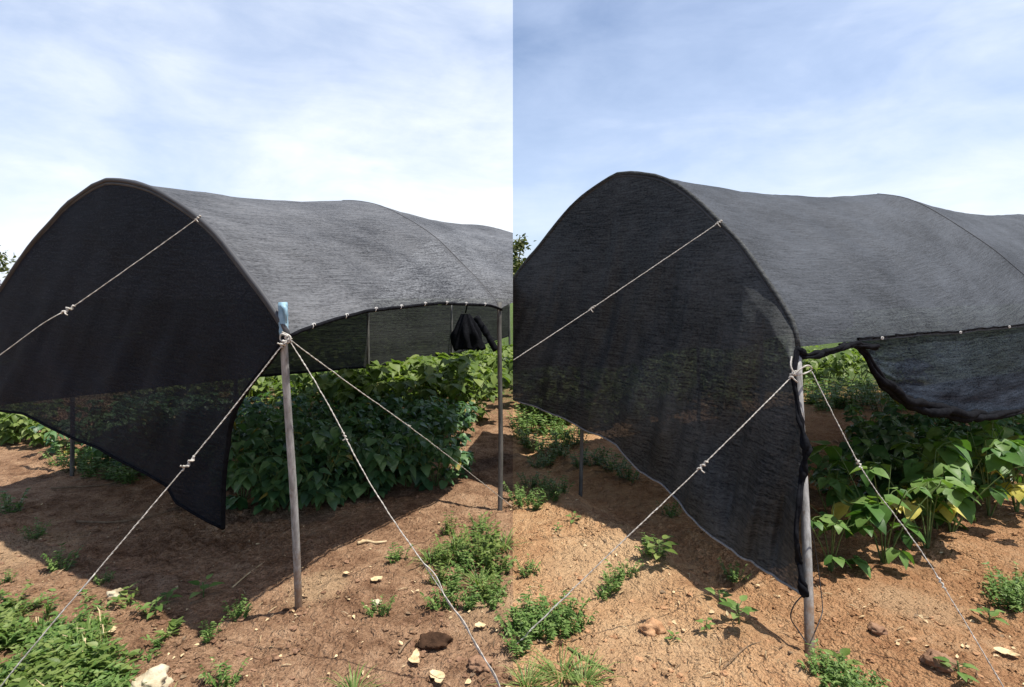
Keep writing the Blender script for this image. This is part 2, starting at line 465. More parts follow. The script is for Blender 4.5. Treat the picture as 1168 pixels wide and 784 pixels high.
Lf = [h1[0], Vector((-2.92, 5.84, 1.35))]
hoops = [h1, hoop_like(h1, A[1], Rf[1], Lf[1])]
dl = Vector((.95, 1.72, .02))
for k in range(3):
    Rf.append(Rf[-1] + dl); A.append(A[-1] + dl); Lf.append(Lf[-1] + dl)
    hoops.append(hoop_like(h1, A[-1], Rf[-1], Lf[-1]))
cloth('roof_net', roof_grid(hoops[:3], .045, .085, 2), M['net_roof_lit'], TL, -1)
shade_strip = cloth('roof_net', roof_grid([h[NS + 4:] for h in hoops[1:3]], .045, .085, 2, 30), M['net_roof_lit'], None, 1)  # added roof strip, out of view, to keep sun off the beans
bm = bmesh.new(); bm.from_mesh(shade_strip.data)
cut = (ray(585, 326, 1) - Vector((0, 0, EYE))).cross(ray(649, 252, 1) - Vector((0, 0, EYE))).normalized()
if cut.z < 0: cut = -cut
bmesh.ops.bisect_plane(bm, geom=bm.verts[:] + bm.edges[:] + bm.faces[:], plane_co=(0, 0, EYE), plane_no=cut, clear_outer=True)
bmesh.ops.bisect_plane(bm, geom=bm.verts[:] + bm.edges[:] + bm.faces[:], plane_co=(0, 4.72, 0), plane_no=(-.8, -1, 0), clear_outer=True)
bm.to_mesh(shade_strip.data); bm.free(); shade_strip.parent = TL; shade_strip.matrix_parent_inverse = Matrix.Translation(-TL.location)
# past the third hoop half the roof is omitted to let sun in
rr_ = cloth('roof_net', roof_grid([h[NS - 4:] for h in hoops[2:4]], .045, 0, 2), M['net_roof_lit'], TL, -1)
tag(rr_, 'far strip of roof net, its other half left out to let sun in')
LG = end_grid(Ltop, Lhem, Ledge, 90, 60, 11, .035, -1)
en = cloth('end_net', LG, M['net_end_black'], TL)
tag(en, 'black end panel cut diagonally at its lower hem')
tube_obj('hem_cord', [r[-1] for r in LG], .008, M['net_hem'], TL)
tube_obj('edge_cord', LG[-1], .012, M['net_hem'], TL)
for h in hoops:
    tube_obj('hoop', [p + Vector((0, .01, -.014)) for p in h], .0125, M['hoop'], TL, -1)
# the roof net rolled over the first hoop
tube_obj('front_seam', [p + Vector((.004, -.004, .002)) for p in h1], [.0115 + .004 * N3(i * .6, 2) for i in range(len(h1))], M['net_roof_lit'], TL, None)
# the cord that gathers the lower edge of the roof, with white ties
rg = roof_grid(hoops[:2], .045, .085, 2)
eave = [r[-1] for r in rg]
ec = tube_obj('eave_cord', [p + Vector((.01, -.01, -.004)) for p in eave], .009, M['net_hem'], TL, -1)
for i in range(2, 26, 3):
    mb = MB(); p = eave[i] + Vector((.012, -.016, 0)); d = (eave[i + 1] - eave[i]).normalized()
    mb.tube([p + d * .008 * math.cos(a) * .3 + Vector((.006 * math.sin(a), 0, .010 * math.cos(a))) + d * .012 * (a / 6 - .5) for a in [q * .6 for q in range(14)]], .0022, 5)
    mb.build('tie', M['tie'], TL)
# the second hoop shows as a ridge through the cloth
tube_obj('hoop_ridge', [p + Vector((.001, -.001, -.001)) for p in hoops[1][NS - 6:]], .0055, M['net_roof_lit'], TL, -1)
# far side wall
sw = []
for k in range(4):
    for i in range(20 + (k == 3)):
        s = i / 20; t0 = Lf[k].lerp(Lf[k + 1], s); row = []
        zb = [.72, .66, .56, .56, .75][k] * (1 - s) + [.72, .66, .56, .56, .75][k + 1] * s
        for j in range(13):
            w = j / 12; p = Vector((t0.x, t0.y, t0.z + (zb - t0.z) * w))
            p += Vector((.8, -.4, 0)) * (.05 * w * N3(k * 5 + s * 5, w * 1.5, 6)); row.append(p)
        sw.append(row)
cloth('side_net', sw, M['net_side'], TL, -1)
tube_obj('side_hem', [r[-1] for r in sw], .014, M['net_hem'], TL, -1)
# posts
b0 = gpt(340, 693); p0 = post(b0, ray(323, 347, 2.39), .0165, M['post'], TL)
tp = MB(); a = ray(324, 383, 2.385); b = ray(322.6, 345, 2.39)
tp.tube([a.lerp(b, k / 8) for k in range(9)], [.0185 + .002 * (k % 2) for k in range(9)], 12)
tp.tube([b + Vector((.005, -.016, -.01)), b + Vector((.02, -.022, -.03)), b + Vector((.026, -.026, -.09))], [.012, .01, .002], 5)
tape = tp.build('tape', M['tape']); tape.parent = p0; tape.matrix_parent_inverse = Matrix.Identity(4)
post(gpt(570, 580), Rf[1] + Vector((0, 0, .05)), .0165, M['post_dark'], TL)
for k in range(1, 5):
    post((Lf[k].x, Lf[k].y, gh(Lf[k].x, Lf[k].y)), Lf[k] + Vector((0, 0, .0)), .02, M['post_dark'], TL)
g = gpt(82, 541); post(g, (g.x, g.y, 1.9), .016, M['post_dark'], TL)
# gathered end of the net hanging at the far end
bm_ = MB(); c = ray(531, 379, 8.6); ring = []; seg = 40; lv = 16
for i in range(lv):
    f = i / (lv - 1); rr = .08 + .13 * min(1, f * 1.8) + .03 * f
    for k in range(seg):
        th = 2 * math.pi * k / seg
        q = .78 * rr * (1 + .30 * math.sin(th * 7 + f * 1.5) * min(1, f * 1.5) + .35 * N3(math.cos(th) * 2, math.sin(th) * 2, f * 2))
        ring.append((c.x + q * 1.1 * math.cos(th) + .05 * f, c.y + q * .7 * math.sin(th), c.z + .28 - .54 * f + (.07 * N3(math.cos(th) * 3, math.sin(th) * 3, 4) if i > 12 else 0)))
bm_.add(ring, [(i * seg + k, i * seg + (k + 1) % seg, (i + 1) * seg + (k + 1) % seg, (i + 1) * seg + k) for i in range(lv - 1) for k in range(seg)] + [tuple(range((lv - 1) * seg, lv * seg))])
bm_.build('net_bundle', M['net_hem'], TL)
tube_obj('bundle_cord', [c + Vector((0, 0, .3)), c + Vector((.05, -.1, .5)), c + Vector((.12, -.2, .66))], .012, M['net_hem'], TL)

for pp in ([ray(543, 362, 8.3), ray(552, 376, 8.25), ray(566, 400, 8.2)],):
    cc = smooth_curve(pp, 24); tube_obj('net_strand', cc, [.05 + .02 * N3(i * .4, 3) for i in range(24)], M['net_hem'], TL)
# ---- right tunnel ------------------------------------------------
Rtop = [(560, 352, 4.75), (585, 319, 4.6), (595, 304, 4.55), (612, 284, 4.47), (630, 261, 4.4), (649, 238, 4.3), (668, 221, 4.2), (690, 206, 4.1), (704, 198.5, 4.03),
        (714, 197, 3.98), (748, 201, 3.78), (771, 211, 3.63), (794, 228, 3.47), (817, 250, 3.3), (840, 273, 3.15), (855, 292, 3.05),
        (880, 329, 2.88), (891, 346, 2.82), (905, 372, 2.74), (909, 396, 2.7)]
Rhem = [(560, 449, 4.55), (584, 456, 4.45), (615, 466, 4.35), (646, 479, 4.2), (663, 488, 4.1), (703, 508, 3.8), (729, 539, 3.6), (751, 551, 3.4),
        (773, 572, 3.2), (808, 607, 2.95), (839, 629, 2.8), (861, 644, 2.68), (894, 668, 2.5), (918, 677, 2.38)]
Redge = [(909, 396, 2.7), (904, 430, 2.62), (912, 480, 2.53), (920, 512, 2.47), (914, 545, 2.46), (909, 590, 2.44), (911, 640, 2.41), (918, 677, 2.38)]
Rtop = [tuple(p) for p in smooth_curve(Rtop, 90)]
TR = empty('shade_tunnel', (2.2, 4.8, 0))
tag(TR, 'charcoal shade net tunnel beside orange clay, its loose side flap sagging above yellowing beans', 'shade tunnel', 'shade net tunnels')
r1 = hoop1_from_trace(Rtop, 714)
Ra = [r1[NS - 1], Vector((3.68, 5.6, 2.55))]; Rr = [r1[-1], Vector((4.27, 4.3, 1.30))]; Rl = [r1[0], Vector((3.09, 6.9, 1.3))]
rh = [r1, hoop_like(r1, Ra[1], Rr[1], Rl[1])]
dr = Vector((2.88, 1.6, .04))
Ra.append(Ra[-1] + dr); Rr.append(Rr[-1] + dr); Rl.append(Rl[-1] + dr); rh.append(hoop_like(r1, Ra[2], Rr[2], Rl[2]))
for k in (3, 4):
    Ra.append(Ra[-1] + dr); Rr.append(Rr[-1] + dr); Rl.append(Rl[-1] + dr); rh.append(hoop_like(r1, Ra[k], Rr[k], Rl[k]))
cloth('roof_net', roof_grid(rh, .085, 0, 21, 44), M['net_roof_blue'], TR, 1)
RG = end_grid(Rtop, Rhem, Redge, 170, 80, 31, .25, 1)
en = cloth('end_net', RG, M['net_end_charcoal'], TR, 1)
tag(en, 'charcoal end panel hanging in soft vertical folds')
tube_obj('hem_cord', [r[-1] for r in RG if r[-1].x > .03], .006, M['cord'], TR)
roll_obj('edge_roll', [p + Vector((0, -.006, 0)) for p in RG[-1]], [.010 + .016 * abs(N3(i * .11, 8)) for i in range(len(RG[-1]))], M['net_hem'], TR)
for h in rh:
    tube_obj('hoop', [p + Vector((0, .01, -.016)) for p in h], .0135, M['hoop'], TR, 1)
tube_obj('front_seam', [p + Vector((.003, -.003, .0)) for p in r1], [.013 + .005 * N3(i * .6, 4) for i in range(len(r1))], M['net_end_charcoal'], TR, 1)
tube_obj('hoop_ridge', [p + Vector((.001, -.001, -.001)) for p in rh[1][NS - 6:]], .006, M['net_roof_blue'], TR, 1)
# lower edge of the roof: rolled near the corner, then a loose flap
reave = [r[-1] + Vector((.0, -.012, .012)) for r in roof_grid(rh, .085, 0, 21, 44)][:60]
roll = [ray(908, 398, 2.69), ray(918, 406, 2.70), ray(935, 404, 2.75), ray(952, 399, 2.81), ray(972, 393, 2.9), ray(984, 394, 2.94), ray(1000, 396, 3.0)]
rl = smooth_curve(roll, 40)
roll_obj('eave_roll', rl, [.018 + .014 * N3(i * .3, 1) for i in range(40)], M['net_hem'], TR, .6)
up = [(960, 394, 2.86), (985, 391, 2.97), (1010, 389, 3.06), (1040, 385, 3.2), (1080, 379, 3.4), (1120, 374, 3.65), (1168, 367, 3.96), (1215, 360, 4.3)]
lo = [(983, 396, 2.95), (993, 405, 2.98), (1010, 436, 3.05), (1034, 455, 3.17), (1062, 467, 3.3), (1100, 474, 3.48), (1135, 475, 3.7), (1168, 470, 3.93), (1215, 455, 4.28)]
fg = []
for i in range(81):
    f = i / 80
    T = Vector(lerp_poly(up, f)); Bq = Vector(lerp_poly(lo, f)); row = []
    T3 = min(reave, key=lambda p: abs(CX + F * p.x / p.y - T[0])) if T[0] > 985 else ray(*T)
    B3 = ray(*Bq)
    for j in range(31):
        w = j / 30; q = T3.lerp(B3, w)
        d = .03 * w * (N3(f * 4 + w * 2.5, w * 2, 50) + .5 * N3(f * 9 + w * 5, w * 9, 51))
        row.append(q + Vector((.45, -.9, 0)) * (d - .02))
    fg.append(row)
fl = cloth('side_flap', fg, M['net_flap'], TR)
tag(fl, 'loose flap of net sagging in a curve')
roll_obj('flap_roll', [r[-1] for r in fg], [.010 + .034 * math.sin(math.pi * min(1, i / 66)) ** .8 + .006 * N3(i * .3, 3) for i in range(81)], M['net_hem'], TR, .4)
tube_obj('flap_seam', [r[0] + Vector((0, -.012, .004 + .006 * N3(i * .5, 9))) for i, r in enumerate(fg)], .0055, M['net_hem'], TR)
for i in (14, 42, 60):
    mb = MB(); p = fg[i][0] + Vector((0, -.02, 0))
    mb.tube([p + Vector((.006 * math.sin(a), -.004, .006 * math.cos(a))) for a in [q * .5 for q in range(13)]], .003, 5)
    mb.build('tie', M['tie'], TR)
pr = post(gpt(923, 745), ray(911, 403, 2.70), .019, M['post'], TR)
mb = MB(); a = gpt(923, 745); b = ray(910, 392, 2.70); d = (b - a).normalized(); c = a.lerp(b, .56)
mb.tube([c - d * .02, c - d * .016, c + d * .016, c + d * .02], [.0195, .0225, .0225, .0195], 14)
k = mb.build('collar', M['post']); k.parent = pr; k.matrix_parent_inverse = Matrix.Identity(4)
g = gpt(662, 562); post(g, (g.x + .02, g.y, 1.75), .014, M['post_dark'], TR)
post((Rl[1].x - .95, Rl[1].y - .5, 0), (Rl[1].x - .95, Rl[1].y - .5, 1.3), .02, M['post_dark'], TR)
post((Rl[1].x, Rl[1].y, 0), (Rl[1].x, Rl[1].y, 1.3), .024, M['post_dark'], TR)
sw = []
for i in range(41):
    s = i / 40; t0 = Rl[0].lerp(Rl[1], s * 1.6) if s * 1.6 <= 1 else Rl[1].lerp(Rl[2], s * 1.6 - 1)
    zb = .80 + .25 * s + .05 * math.sin(s * 20); row = []
    for j in range(10):
        w = j / 9; row.append(Vector((t0.x, t0.y, t0.z + (zb - t0.z) * w)) + Vector((.3, -.8, 0)) * (.05 * w * N3(s * 9, w, 61)))
    sw.append(row)
cloth('side_net', sw, M['net_side'], TR, 1)
# black wire dangling beside the post
wl = [(919, 676, 2.36), (906, 690, 2.37), (902, 705, 2.37), (911, 720, 2.36), (921, 735, 2.33)]
w = tube_obj('wire', smooth_curve([ray(*p) for p in wl], 24), .0028, M['wire'], None)
tag(w, 'thin black wire looping from the net corner to the foot of the post', 'wire')
wl = [(925, 600, 2.42), (932, 640, 2.45), (938, 690, 2.4), (936, 705, 2.36), (929, 722, 2.33)]
w = tube_obj('wire', smooth_curve([ray(*p) for p in wl], 24), .0022, M['wire'], None)
tag(w, 'longer loose wire hanging to the right of the grey corner post', 'wire')

# ------------------------------------------------------------------ guy ropes
def knot_mesh(p, d, L, rad):
    mb = MB(); d = d.normalized(); a = d.orthogonal().normalized(); b = d.cross(a)
    pts = []
    for i in range(40):
        f = (i / 39 + .10 * math.sin(i * .9)); th = f * 2 * math.pi * 2.6
        r = rad * (.45 + .45 * math.sin(math.pi * f)) * (1 + .8 * N3(i * .5, p.x * 9))
        pts.append(p + d * (L * (f - .5)) + (a * math.cos(th) + b * math.sin(th)) * r)
    mb.tube(pts, rad * .5, 6)
    mb.tube([p + d * L * .3, p + d * L * .35 + a * rad * 2.2, p + d * L * .2 + a * rad * 2.8 + Vector((0, 0, -rad))], rad * .35, 5)
    return mb

def rope(label, pix, rad, knots=(), double_from=None, mat='rope', sag=.0):
    pts = [p if isinstance(p, Vector) else ray(*p) for p in pix]
    base = empty('guy_rope', pts[-1]); tag(base, label, 'rope', 'guy ropes of the shade tunnels')
    rad *= .74
    c = smooth_curve(pts, 70)
    c = [p + Vector((0, 0, -sag * 4 * (i / 69) * (1 - i / 69))) + Vector((N3(i * .5, rad * 999), 0, N3(i * .5, 5))) * .002 for i, p in enumerate(c)]
    mb = MB()
    # two twisted strands
    for ph in (0, math.pi):
        tw = []; dens = smooth_curve(c, 420)
        for i, p in enumerate(dens):
            d = (dens[min(i + 1, 419)] - dens[max(i - 1, 0)]).normalized(); a = d.orthogonal().normalized(); b = d.cross(a)
            th = i * .55 + 2.2 * N3(i * .03, 9) + ph; tw.append(p + (a * math.cos(th) + b * math.sin(th)) * rad * (.32 + .25 * N3(i * .05, rad * 777)))
        mb.tube(tw, rad * .6, 5)
    if double_from is not None:
        i0 = int(double_from * 69); seg = c[i0:]; n = len(seg)
        s2 = []
        for i, p in enumerate(seg):
            f = i / max(n - 1, 1)
            s2.append(p + Vector((.010, 0, .010)) * (math.sin(math.pi * min(1, f * 3.2)) * .6 if f < .31 else .0) + Vector((.006, -.003, .004)) * math.sin(f * 17))
        mb.tube(s2, rad * .8, 5)
    mb.build('strand', M[mat], base)
    for f, L, r in knots:
        i = min(int(f * 69), 67)
        knot_mesh(c[i], c[i + 1] - c[i], L * .8, r * .72).build('knot', M[mat], base)
    return base

cl = ray(328, 386, 2.345)
rope('white knotted guy rope tied high on the grey tunnel hoop, crossing the black end net',
     [ray(226, 249, 2.66), ray(92, 344, 2.5), ray(0, 405, 2.4), gpt(-500, 790)], .0036, [(.245, .07, .012), (.0, .04, .009)])
rope('thick knotted guy rope from the blue taped post down into the green ground cover',
     [cl, ray(274, 455, 2.28), ray(220, 522, 2.22), ray(112, 650, 2.10), ray(40, 735, 2.04), gpt(-25, 815)], .0042, [(.37, .085, .011), (.02, .05, .013)], .66)
rope('long guy rope from the taped post across bare soil past the dark hole',
     [cl, ray(345, 412, 2.33), ray(378, 468, 2.30), ray(410, 530, 2.27), ray(445, 588, 2.24), ray(492, 656, 2.19), ray(545, 738, 2.12), gpt(578, 800)], .0038, [(.0, .05, .012), (.3, .05, .007)], .66)
rope('guy rope from the taped post in front of the beans to the second post',
     [cl, ray(400, 439, 2.65), ray(470, 489, 3.0), ray(525, 531, 3.45), gpt(584, 578)], .0038, [(.4, .03, .006)])
cr = ray(909, 424, 2.60)
rope('white guy rope slanting across the charcoal end net from high on its hoop',
     [ray(820, 254, 3.26), ray(672, 354, 3.2), ray(585.5, 411, 3.15)], .0040, [(.63, .05, .010), (.0, .05, .012)])
rope('knotted guy rope from the grey corner post down to the clay beside the weeds',
     [cr, ray(850, 483, 2.52), ray(792, 540, 2.46), ray(690, 637, 2.4), gpt(586, 738)], .0042, [(.37, .07, .011), (.02, .06, .014)], .82)
rope('guy rope from the grey corner post past the yellowing beans to bottom right',
     [ray(926, 424, 2.6), ray(955, 482, 2.52), ray(990, 546, 2.42), ray(1058, 640, 2.28), gpt(1154, 800)], .0038, [(.33, .05, .009), (.7, .06, .008)])
# loop of rope round the head of the right corner post
lp = [ray(903, 407, 2.62), ray(902, 418, 2.6), ray(908, 427, 2.59), ray(918, 426, 2.6), ray(926, 421, 2.64), ray(921, 417, 2.6), ray(912, 422, 2.585), ray(905, 428, 2.59), ray(904, 423, 2.62)]
o = tube_obj('rope_lashing', smooth_curve(lp, 60), .0036, M['rope'], None)
tag(o, 'white rope lashing wound round the top of the grey corner post', 'rope')
lp = [ray(322, 379, 2.36), ray(331, 384, 2.34), ray(329, 391, 2.34), ray(320, 388, 2.36), ray(322, 381, 2.35), ray(333, 387, 2.34)]
o = tube_obj('rope_lashing', smooth_curve(lp, 50), .0034, M['rope'], None)
tag(o, 'white rope lashing wound round the taped post below the blue tape', 'rope')

# ------------------------------------------------------------------ plants
def leaf_geo(mb, base, direc, up, L, W, droop=.25, fold=.25, heart=.22, mi=0):
    """one leaf as a folded, drooping blade"""
    d = direc.normalized(); s = d.cross(up)
    if s.length < 1e-4: s = d.orthogonal()
    s.normalize(); n = s.cross(d)
    prof = [(0.0, 0.0), (.10, .62), (.30, 1.0), (.55, .82), (.8, .42), (1.0, 0.0)]
    mid = []; le = []; ri = []
    for t, w in prof:
        dr = -droop * L * t * t
        c = base + d * (L * t) + n * dr
        mid.append(c)
        back = d * (-heart * L * (1 if .05 < t < .2 else 0))
        wv = w * W * .5
        le.append(c + s * wv + back + n * (fold * wv)); ri.append(c - s * wv + back + n * (fold * wv))
    vs = mid + le[1:5] + ri[1:5]          # 0-5 mid, 6-9 left, 10-13 right
    fs = [(0, 1, 6), (1, 2, 7, 6), (2, 3, 8, 7), (3, 4, 9, 8), (4, 5, 9),
          (0, 10, 1), (1, 10, 11, 2), (2, 11, 12, 3), (3, 12, 13, 4), (4, 13, 5)]
    mb.add(vs, fs, mi)

def bean_plant(rnd, H, sets, size, mat, spread=.22, yellow=0):
    root = empty('bean_plant')
    st = MB(); lv = MB(); yl = MB()
    ns = 5
    stems = []
    for k in range(ns):
        a = k * 2 * math.pi / ns + rnd.uniform(-.5, .5); r = spread * rnd.uniform(.3, 1)
        h = H * rnd.uniform(.7, 1)
        pts = [Vector((0, 0, -.03)), Vector((math.cos(a) * r * .35, math.sin(a) * r * .35, h * .4)),
               Vector((math.cos(a) * r * .8, math.sin(a) * r * .8, h * .78)), Vector((math.cos(a) * r * 1.15, math.sin(a) * r * 1.15, h))]
        c = smooth_curve(pts, 10); stems.append(c); st.tube(c, [.006 - .0004 * i for i in range(10)], 5, False)
    for q in range(sets):
        c = rnd.choice(stems); i = min(9, int(1 + 9 * rnd.random() ** .75)); p = c[i]
        a = rnd.uniform(0, 2 * math.pi)
        if rnd.random() < .55: a = math.atan2(p.y, p.x) + rnd.uniform(-.9, .9)
        pl = rnd.uniform(.05, .13)
        e = p + Vector((math.cos(a) * pl, math.sin(a) * pl, rnd.uniform(.01, .07)))
        st.tube([p, p.lerp(e, .5) + Vector((0, 0, .015)), e], .0024, 4, False)
        sz = size * (.45 + .75 * rnd.random() ** .8)
        tgt = yl if (yellow and p.z < H * .5 and rnd.random() < yellow) else lv
        for da in (-1.25, 0, 1.25):
            dd = Vector((math.cos(a + da), math.sin(a + da), rnd.uniform(-.75, .05)))
            leaf_geo(tgt, e + dd * .012, dd, Vector((rnd.uniform(-.3, .3), rnd.uniform(-.3, .3), 1)), sz, sz * .82, rnd.uniform(.1, .5), rnd.uniform(.1, .4), .12)
    st.build('stem', M['stem'], root); lv.build('foliage', mat, root)
    if yl.v: tag(yl.build('yellow_leaves', M['yellow_leaf'], root), 'yellowing lower leaves')
    return root

def place(root, x, y, rz, sc, label, group):
    root.location = (x, y, gh(x, y) - .005); root.rotation_euler = (0, 0, rz); root.scale = (sc, sc, sc)
    tag(root, label, 'plant', group)

rnd = random.Random(3)
protos = [bean_plant(random.Random(10 + i), .43, 36, .098, M['bean']) for i in range(5)]
used = set()
def put(protos, key, x, y, sc, label, group):
    i = rnd.randrange(len(protos))
    o = protos[i] if (key, i) not in used else copy_tree(protos[i])
    used.add((key, i)); place(o, x, y, rnd.uniform(0, 6.28), sc, label, group); return o

# the shaded bed in the left tunnel
front = [(-1.78, 3.62), (-1.35, 3.66), (-.95, 3.86), (-.55, 4.35), (-.12, 4.95)]
def front_y(x):
    if x < front[0][0]: return front[0][1] - (x - front[0][0]) * .6
    for a, b in zip(front, front[1:]):
        if x <= b[0]: return a[1] + (b[1] - a[1]) * (x - a[0]) / (b[0] - a[0])
    return front[-1][1]
spots = []
y = 3.5
while y < 6.7:
    x = -4.3
    while x < -.12:
        px, py = x + rnd.uniform(-.09, .09), y + rnd.uniform(-.09, .09)
        if py > front_y(px) + .12 and (px > -1.9 - .35 * (py - 3.6) or py > 4.75) and px < -.12 and not (px > -.55 and py > 4.9): spots.append((px, py))
        x += .29
    y += .31
for x, y in spots:
    put(protos, 'bed', x, y, rnd.uniform(.82, 1.12) * (1 if y < 4.6 else .72 if x > -.6 else .82), 'dark green leafy bean plant in the shaded bed under the grey tunnel', 'bean plants in the shaded bed')
# sunny rows beyond the tunnels
bright = [bean_plant(random.Random(40 + i), .5, 26, .13, M['weed_lime'], .28) for i in range(3)]
for yy, step in ((7.0, .33), (7.6, .34), (8.3, .36), (9.2, .4), (10.3, .45), (11.6, .5), (13.2, .6)):
    x = -5.2
    while x < 6.5:
        px = x + rnd.uniform(-.15, .15); py = yy + rnd.uniform(-.3, .3)
        if abs(px) > .3 and not (px > 1.2 and py < 8.7) and not (px < -2.9 and py < 7.4):
            put(bright, 'sun', px, py, rnd.uniform(.9, 1.45), 'sunlit pale green bushy plant in the rows behind the tunnels', 'sunlit plants behind the tunnels')
        x += step
for i in range(46):
    py = rnd.uniform(6.4, 9.0); px = rnd.uniform(.25, .40 * py)
    put(bright, 'sun', px, py, rnd.uniform(.6, .9), 'sunlit pale green bushy plant in the rows behind the tunnels', 'sunlit plants behind the tunnels')
# rows in the right tunnel
pal = [bean_plant(random.Random(70 + i), .62, 13, .135, M['bean_bright'], .27, .12) for i in range(3)]
yel = bean_plant(random.Random(91), .60, 15, .13, M['bean_bright'], .25, .55)
yel2 = bean_plant(random.Random(94), .60, 13, .13, M['bean_bright'], .25, .45)
for (px, py, s) in ((1085, 603, 1.0), (1128, 588, 1.0), (1160, 585, .98), (1105, 575, 1.1), (1068, 600, .9), (1035, 592, 1.05), (950, 600, .9), (1150, 560, 1.1)):
    g = gpt(px, py)
    put(pal, 'right', g.x, g.y, s, 'bright leafy bean plant along the clay edge of the charcoal tunnel', 'bean plants under the charcoal tunnel')
g = gpt(1008, 640); place(yel, g.x, g.y, 1.1, 1.0, 'bean plant with bright yellow lower leaves, just right of the grey post', 'bean plants under the charcoal tunnel')
g = gpt(1058, 622); place(yel2, g.x, g.y, 4.0, 1.0, 'bean plant with a few yellow leaves crossed by the guy rope', 'bean plants under the charcoal tunnel')
g = gpt(948, 648); sm = bean_plant(random.Random(99), .42, 9, .10, M['bean_bright'], .16, .4); place(sm, g.x, g.y, 2.0, .9, 'small sparse bean plant at the foot of the charcoal net edge', 'bean plants under the charcoal tunnel')
for i in range(52):
    py = rnd.uniform(3.5, 6.3); px = py * rnd.uniform(.66 if py < 5 else .60, 1.0)
    if py < 2.55 + .5 * px: py += .6
    put(protos, 'bed', px, py, rnd.uniform(.7, .95), 'dark green bean plant in the shade of the charcoal tunnel', 'bean plants in the shade of the charcoal tunnel')

# weeds
def feathery(rnd, n, H, spread, lf, mat, name='weed'):
    root = empty(name); st = MB(); lv = MB()
    for k in range(n):
        a = rnd.uniform(0, 6.28); r = spread * rnd.uniform(.1, 1); h = H * rnd.uniform(.35, 1)
        b = Vector((math.cos(a) * r * .5, math.sin(a) * r * .5, -.01)); t = Vector((math.cos(a) * r * 1.1, math.sin(a) * r * 1.1, h))
        m = b.lerp(t, .5) + Vector((0, 0, h * .15))
        c = smooth_curve([b, m, t], 8); st.tube(c, .0016, 3, False)
        for i in range(1, 8):
            for sgn in (-1, 1):
                aa = a + sgn * rnd.uniform(.6, 1.4)
                dd = Vector((math.cos(aa), math.sin(aa), rnd.uniform(-.1, .6)))
                l = lf * rnd.uniform(.5, 1.1)
                leaf_geo(lv, c[i], dd, Vector((rnd.uniform(-.4, .4), rnd.uniform(-.4, .4), 1)), l, l * rnd.uniform(.35, .5), .25, .2, 0)
    st.build('stem', M['stem'], root); lv.build('foliage', mat, root); return root

def tuft(rnd, n, H, spread, mat):
    root = empty('grass_tuft'); mb = MB()
    for k in range(n):
        a = rnd.uniform(0, 6.28); h = H * rnd.uniform(.4, 1); r = spread * rnd.uniform(.3, 1.1)
        b = Vector((math.cos(a) * r * .15, math.sin(a) * r * .15, -.01)); s = Vector((-math.sin(a), math.cos(a), 0)) * rnd.uniform(.002, .0045)
        pts = [b, b + Vector((math.cos(a) * r * .3, math.sin(a) * r * .3, h * .6)), b + Vector((math.cos(a) * r * .75, math.sin(a) * r * .75, h * .9)),
               b + Vector((math.cos(a) * r * 1.2, math.sin(a) * r * 1.2, h * .75))]
        vs = [pts[0] - s, pts[0] + s, pts[1] - s * 1.1, pts[1] + s * 1.1, pts[2] - s * .7, pts[2] + s * .7, pts[3]]
        mb.add(vs, [(0, 1, 3, 2), (2, 3, 5, 4), (4, 5, 6)])
    mb.build('blades', mat, root); return root

def seedling(rnd, n, lf, mat, H=.07):
    root = empty('seedling'); st = MB(); lv = MB()
    st.tube([Vector((0, 0, -.02)), Vector((.004, 0, H * .5)), Vector((0, .003, H))], .003, 5)
    for k in range(n):
        a = k * 2.4 + rnd.uniform(-.3, .3); z = H * (.35 + .65 * k / n)
        dd = Vector((math.cos(a), math.sin(a), rnd.uniform(0, .5))); p = Vector((0, 0, z)); e = p + dd * lf * .4
        st.tube([p, e], .0016, 4, False)
        l = lf * rnd.uniform(.7, 1.1); leaf_geo(lv, e, dd, Vector((0, 0, 1)), l, l * .62, .25, .25, .05)
    st.build('stem', M['stem'], root); lv.build('foliage', mat, root); return root

W = [feathery(random.Random(200 + i), 16, .15, .13, .038, M['weed']) for i in range(3)]
WL = [feathery(random.Random(210 + i), 14, .26, .12, .05, M['weed_lime']) for i in range(2)]
T = [tuft(random.Random(220 + i), 55, .13, .19, M['grass_blade']) for i in range(2)]
S = [seedling(random.Random(230 + i), 6, .055, M['weed']) for i in range(3)]
SL = [seedling(random.Random(240 + i), 11, .085, M['weed_lime'], .13) for i in range(2)]
def pw(pr, key, px, py, sc, label, group, cat='weed'):
    g = gpt(px, py); o = put(pr, key, g.x, g.y, sc, label, group); o['category'] = cat
    return o
GW = 'weeds around the shade tunnels'
for (x, y, s) in ((8, 500, 1.5), (30, 503, 1.4), (48, 506, 1.0), (-10, 498, 1.5), (18, 494, 1.6)):
    pw(SL, 'sl', x, y, s * 1.6, 'bright broad leaved weed in sun beyond the left hem of the black end net', 'broad leaved weeds beyond the end net', 'weed')
for (x, y, q) in ((6, 503, .9), (22, 507, .8), (38, 506, .8), (50, 510, .6), (-6, 506, 1), (14, 496, 1.0), (32, 498, .9)):
    o = pw(bright, 'sun', x, y, q * .9, 'bright leafy bush growing beyond the left hem of the black end net', 'broad leaved weeds beyond the end net')
for (x, y) in ((505, 690), (530, 655), (535, 690), (500, 640), (566, 676), (528, 640), (545, 615), (560, 690), (515, 672), (550, 605), (572, 650)):
    pw(W, 'w', x, y, rnd.uniform(.5, .8), 'low feathery weed among the tall weeds by the second post', 'low weeds by the second post')
for (x, y) in ((72, 530), (88, 536), (105, 540), (122, 543), (138, 546), (98, 528), (150, 548), (115, 530)):
    pw(W, 'w', x, y, 1.15, 'low feathery weed in the strip under the black end net hem', 'weeds under the black hem')
